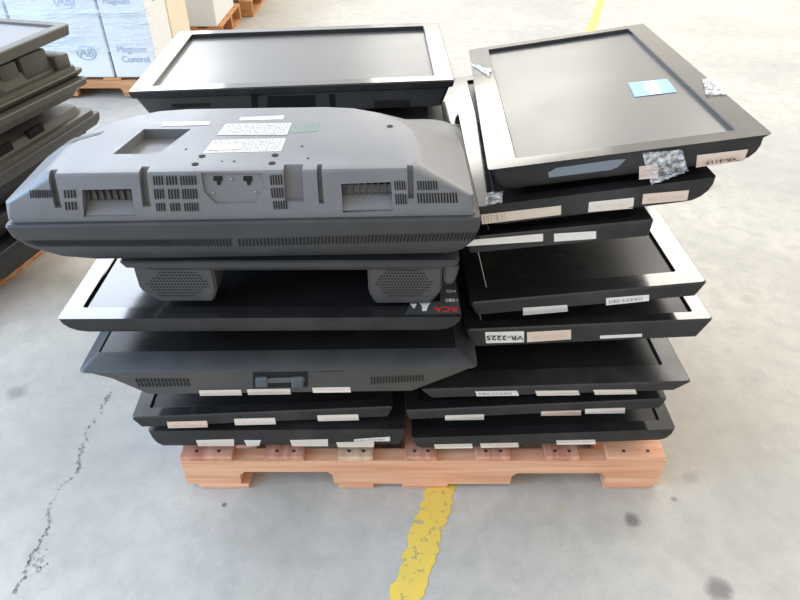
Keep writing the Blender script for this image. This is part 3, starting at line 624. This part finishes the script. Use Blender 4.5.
# ---------------------------------------------------------------- second pile at the far left
PILE2='televisions in the pile at the left edge'
def leftset(nm,cr_,yaw,W,D,z,label,base):
    """cr_: world xy of the back right corner"""
    a=R(yaw); X=Vector((math.cos(a),math.sin(a),0)); Y=Vector((-math.sin(a),math.cos(a),0))
    PR=Vector((cr_[0],cr_[1],z))-Y*D; PL=PR-X*W
    return frame('flat_screen_television',PL,PR,D,0,label,group=PILE2,base=base)
def down(t,rimmat,capmat,h=.07,ribs=True,rim=.035):
    W,D=t.W,t.D; bm=bmesh.new()
    loft(bm,[sec(W,D,z,l,l,l,l,.015) for z,l in ((-rim,.012),(-rim*.6,.003),(-.004,0),(0,.002),(0,.02))],True,True); put(t,'front_frame',bm,rimmat)
    bm=bmesh.new(); loft(bm,[sec(W,D,z,l,l,l,l,r_) for z,l,r_ in ((0,.012,.02),(.012,.014,.02),(.013,.035,.03),(h*.55,.045,.03),(h*.9,.10,.04),(h,.115,.04))],True,True); put(t,'back_cover',bm,capmat)
t=leftset('a',(-1.02,2.15),-13.5,.80,.56,.52,'grey television lying face down, lowest visible in the left-edge pile',.04)
down(t,M['darkgrey'],M['olive'],.062,rim=.04)
for y in (-.16,-.02):
    bm=bmesh.new(); box(bm,t.W/2-.052,t.W/2-.036,y,y+.07,.02,.045,.003); put(t,'moulded_handle',bm,M['dark'],smooth=False)
t=leftset('a',(-1.0,2.09),-17.5,.80,.52,.657,'grey television face up with oval side recess, left-edge pile, above the lowest visible set',.075)
tv_up(t,(.04,.04,.04,.04),[(0,0,0,0,0),(-.02,.003,.003,.003,.003)],[(-.024,.02,.02,.02,.02),(-.055,.045,.04,.04,.04),(-.074,.1,.1,.1,.1)],(M['olive'],M['screen'],M['olive']),rad=.015)
bm=bmesh.new(); 
bmesh.ops.create_uvsphere(bm,u_segments=24,v_segments=12,radius=1,matrix=Matrix.Translation((t.W/2-.034,-.10,-.042))@Matrix.Diagonal((.004,.05,.011,1)))
put(t,'oval_recess',bm,M['darkgrey'])
t=leftset('a',(-1.015,2.11),-17.5,.80,.52,.680,'grey television face down with block-shaped ribs, left-edge pile, beneath the topmost',.022)
down(t,M['olive'],M['olive'],.080,rim=.02)
for y0,y1,z1,xi in ((.175,.235,.052,.0),(.06,.165,.084,.03),(-.02,.05,.08,.04),(-.12,-.03,.05,.02),(-.22,-.13,.045,.02)):
    bm=bmesh.new(); box(bm,t.W/2-.13,t.W/2-.022-xi*.5,y0,y1,.01,z1,.006); put(t,'moulded_block',bm,M['olive'])
t=leftset('a',(-1.02,2.12),-14,.85,.50,.812,'grey-bezelled television with its pale screen up, topmost of the left-edge pile',.045)
tv_up(t,(.035,.035,.035,.035),[(0,0,0,0,0),(-.030,.004,.004,.004,.004)],[(-.034,.03,.03,.03,.03),(-.045,.12,.12,.1,.1)],(M['olive'],M['matscreen'],M['olive']),rad=.02,depth=.006)
# dark lower sets and pallet of that pile
t=leftset('a',(-1.06,2.10),-15,.75,.48,.475,'dark television in the shadow under the left-edge pile',.10)
tv_up(t,(.04,.04,.04,.04),[(0,0,0,0,0),(-.03,.01,.01,.01,.01)],[(-.035,.02,.02,.02,.02),(-.10,.07,.07,.07,.07)],(M['satin'],M['screen'],M['band']))
t=leftset('a',(-1.10,2.10),-15,.75,.48,.365,'dark television near the bottom of the left-edge pile',.10)
tv_up(t,(.04,.04,.04,.04),[(0,0,0,0,0),(-.03,.01,.01,.01,.01)],[(-.035,.02,.02,.02,.02),(-.10,.07,.07,.07,.07)],(M['satin'],M['screen'],M['band']))
t=leftset('a',(-1.12,2.10),-15,.75,.48,.250,'dark television resting on the pallet of the left-edge pile',.13)
tv_up(t,(.04,.04,.04,.04),[(0,0,0,0,0),(-.03,.01,.01,.01,.01)],[(-.035,.02,.02,.02,.02),(-.13,.07,.07,.07,.07)],(M['satin'],M['screen'],M['band']))
def simple_pallet(x0,x1,y0,y1,label,rot=0,mat='woodback'):
    e=bpy.data.objects.new('wooden_pallet',None); COL.objects.link(e); cx,cy=(x0+x1)/2,(y0+y1)/2; e.location=(cx,cy,0); e.rotation_euler=(0,0,R(rot))
    w,d=(x1-x0)/2,(y1-y0)/2
    tag(e,label,'pallet')
    for k in range(3):
        y=-d+k*(2*d-.04)/2; 
        stringer(e,-w,w,y,y+.04,.015,.105,M[mat],[(-w*.62,-w*.2,.045),(w*.2,w*.62,.045)])
    n=6
    for k in range(n):
        x=-w+k*(2*w-.10)/(n-1); board('top_board',x,x+.10,-d-.002,d+.002,.105,.12,M[mat],e)
    for k in (0,2.5,5):
        x=-w+k*(2*w-.10)/(n-1); board('bottom_board',x,x+.10,-d-.002,d+.002,0,.015,M[mat],e)
    return e
simple_pallet(-2.5,-1.37,1.70,2.42,'wooden pallet beneath the pile of televisions at the left edge',-15)
# ---------------------------------------------------------------- cartons on pallets at the back
ci=0
def carton(x0,x1,y0,y1,z0,z1,mat,label,logo=False,text=None,side=True):
    e=bpy.data.objects.new('cardboard_carton',None); COL.objects.link(e); e.location=((x0+x1)/2,(y0+y1)/2,z0)
    tag(e,label,'box','cartons stacked on the far pallets'); w,d,h=(x1-x0)/2,(y1-y0)/2,z1-z0
    bm=bmesh.new(); box(bm,-w+.004,w-.004,-d+.004,d-.004,0,h-.004,.006); obj('carton_body',bm,mat,e,smooth=False)
    bm=bmesh.new(); box(bm,-w+.01,w-.01,-.03,.03,h-.004,h-.003); obj('packing_tape',bm,M['cardtape'],e,smooth=False)
    def pr_text(s,size,x,z,face='f',sx=1):
        bm=text_bm(s,size,.0006)
        if face=='f': m=Matrix(((sx,0,0,x),(0,0,1,-d+.0025),(0,1,0,z),(0,0,0,1)))
        else: m=Matrix(((0,0,1,w-.0025),(sx,0,0,x),(0,1,0,z),(0,0,0,1)))
        bmesh.ops.transform(bm,matrix=m,verts=bm.verts); obj('printed_text',bm,M['bluetxt'],e,smooth=False)
    if text:
        for s,size,x,z in text: pr_text(s,size,x,z)
    def ring(cx,cz,r,face='f'):
        bm=bmesh.new(); n=28
        for k in range(n):
            a0,a1=2*math.pi*k/n,2*math.pi*(k+1)/n; q=[]
            for rad_,a in ((r,a0),(r,a1),(r*.86,a1),(r*.86,a0)):
                u,v=cx+rad_*math.cos(a)*1.1,cz+rad_*math.sin(a)*.8
                q.append(bm.verts.new((u,-d+.0028,v) if face=='f' else (w-.0028,u,v)))
            bm.faces.new(q)
        obj('printed_emblem',bm,M['bluetxt'],e,smooth=False)
    if logo:
        for (cx,cz,r,s) in logo: ring(cx,cz,r); pr_text(s,r*1.3,cx,cz)
    if side=='logo':
        ring(0,h*.75,.05,'s'); pr_text('AB',.065,0,h*.75,'s')
    return e
carton(-1.60,-1.35,3.665,4.02,.12,.66,M['card'],'white carton with two-line blue lettering under stretch wrap, nearest far pallet',text=[('Magnum',.048,.0,.155),('Control',.048,.01,.10),('Magnum',.042,-.02,.40)],side='logo')
carton(-1.60,-1.35,4.03,4.40,.12,.64,M['cardcream'],'cream carton behind the lettered wrapped one on the nearest far pallet',side='logo')
carton(-2.09,-1.605,3.665,4.40,.12,.66,M['card'],'white carton with round blue emblems under stretch wrap, nearest far pallet',logo=[(.12,.135,.05,'AB'),(.08,.40,.05,'AB')])
carton(-2.58,-2.095,3.665,4.40,.12,.66,M['card'],'leftmost white carton under stretch wrap on the nearest far pallet',logo=[(.14,.37,.06,'AB')])
simple_pallet(-2.6,-1.34,3.665,4.44,'orange-brown pallet under the stretch-wrapped cartons')
# wrap film
bm=bmesh.new(); pts_=[(-2.62,3.645),(-1.338,3.645),(-1.336,3.70)]
nz=40; rows=[]
for k in range(nz+1):
    z=.27+.40*k/nz; row=[]
    for a,b in zip(pts_,pts_[1:]):
        nn=60 if a[0]<-2 else 4
        for i in range(nn): row.append((a[0]+(b[0]-a[0])*i/nn,a[1]+(b[1]-a[1])*i/nn,z))
    row.append((*pts_[-1],z)); 
    rows.append([bm.verts.new(Vector(p)+Vector((0,noise.noise(Vector((p[0]*2.5,0,z*14+p[0]*1.2)))*.010-.006,0))) for p in row])
for a,b in zip(rows,rows[1:]):
    for i in range(len(a)-1): bm.faces.new((a[i],a[i+1],b[i+1],b[i]))
w_=obj('stretch_wrap',bm,M['wrap']); tag(w_,'shiny bluish stretch wrap film over the front of the nearest white cartons','plastic wrap')
carton(-1.70,-1.257,4.70,5.28,.12,.62,M['card'],'cream-white carton on the second far pallet, behind the wrapped stack',side='logo')
carton(-2.15,-1.705,4.70,5.28,.12,.62,M['cardcream'],'cream carton left on the second far pallet, mostly hidden by the wrapped stack')
simple_pallet(-2.2,-1.235,4.72,5.36,'light orange pallet under the second row of cartons')
carton(-1.72,-1.20,5.44,6.2,.12,.62,M['card'],'cream carton on the third far pallet at the top edge of the picture')
simple_pallet(-2.1,-1.16,5.44,6.25,'light orange pallet under the third row of cartons')
carton(-1.75,-1.18,6.40,7.2,.12,.62,M['card'],'white carton on the farthest pallet')
simple_pallet(-2.1,-1.05,6.36,7.25,'farthest orange pallet at the top edge of the picture')
# ---------------------------------------------------------------- light
w=bpy.data.worlds.new('World'); SC.world=w; w.use_nodes=True; n=w.node_tree; bg=n.nodes['Background']
tc=N(n,'ShaderNodeTexCoord'); sp=N(n,'ShaderNodeSeparateXYZ'); n.links.new(tc.outputs['Generated'],sp.inputs[0])
rz=N(n,'ShaderNodeValToRGB'); e=rz.color_ramp.elements; e[0].position=0; e[0].color=(.8,.8,.8,1); e[1].position=1; e[1].color=(1.25,1.25,1.25,1)
for p,v in ((.08,1.0),(.22,1.3),(.45,1.25),(.62,1.1),(.78,1.3)):
    x=e.new(p); x.color=(v,v,v,1)
n.links.new(sp.outputs['Z'],rz.inputs['Fac'])
def mr(o,a,b,c,d):
    x=N(n,'ShaderNodeMapRange'); x.interpolation_type='SMOOTHSTEP'
    for k,v in zip(('From Min','From Max','To Min','To Max'),(a,b,c,d)): x.inputs[k].default_value=v
    n.links.new(o,x.inputs['Value']); return x.outputs['Result']
fy=mr(sp.outputs['Y'],-.3,.8,1.05,1.9)
tint=N(n,'ShaderNodeMix',data_type='RGBA'); n.links.new(mr(sp.outputs['X'],-.75,.25,0,1),tint.inputs[0]); tint.inputs[6].default_value=(1.08,1.22,1.42,1); tint.inputs[7].default_value=(.93,.865,.765,1)
mu=N(n,'ShaderNodeMix',data_type='RGBA',blend_type='MULTIPLY'); mu.inputs[0].default_value=1; n.links.new(rz.outputs['Color'],mu.inputs[6]); n.links.new(tint.outputs[2],mu.inputs[7])
n.links.new(mu.outputs[2],bg.inputs['Color']); n.links.new(fy,bg.inputs['Strength'])
def area(name,loc,target,sx,sy,power,col):
    l=bpy.data.lights.new(name,'AREA'); l.shape='RECTANGLE'; l.size=sx; l.size_y=sy; l.energy=power; l.color=col
    o=bpy.data.objects.new(name,l); COL.objects.link(o); o.location=loc; o.rotation_euler=(Vector(target)-Vector(loc)).to_track_quat('-Z','Y').to_euler(); return o
# daylight from high windows at the back, left and right
area('window_light_left',(-10.2,15.1,11.4),(0,1.5,0),8.5,4.1,1390,(.86,.95,1.1))
area('window_light_right',(8.5,15.1,11.4),(0,1.5,0),6.8,4.1,1210,(1.05,1.0,.92))
area('clerestory_light_left',(-4.3,11.5,3.8),(-.6,1.8,.8),1.8,1.3,75,(.95,.98,1.0))
area('clerestory_light_middle',(.9,12,4.4),(.1,1.8,.8),3.2,1.5,110,(1.0,.97,.88))
area('cool_fill_light_left',(-6,.3,2.6),(-1.2,.3,0),5,3,680,(.42,.66,1.0))  # added blue fill to cool the left floor, not an actual door
area('warm_fill_light_right',(7,3.5,3.4),(1.5,2,0),5,3,110,(1.0,.84,.62))  # added warm fill for the right-hand floor, stands for no real opening
SC.view_settings.view_transform='Standard'; SC.view_settings.look='None'; SC.view_settings.gamma=1; SC.view_settings.exposure=-.27
SC.cycles.use_denoising=True if hasattr(SC,'cycles') else None
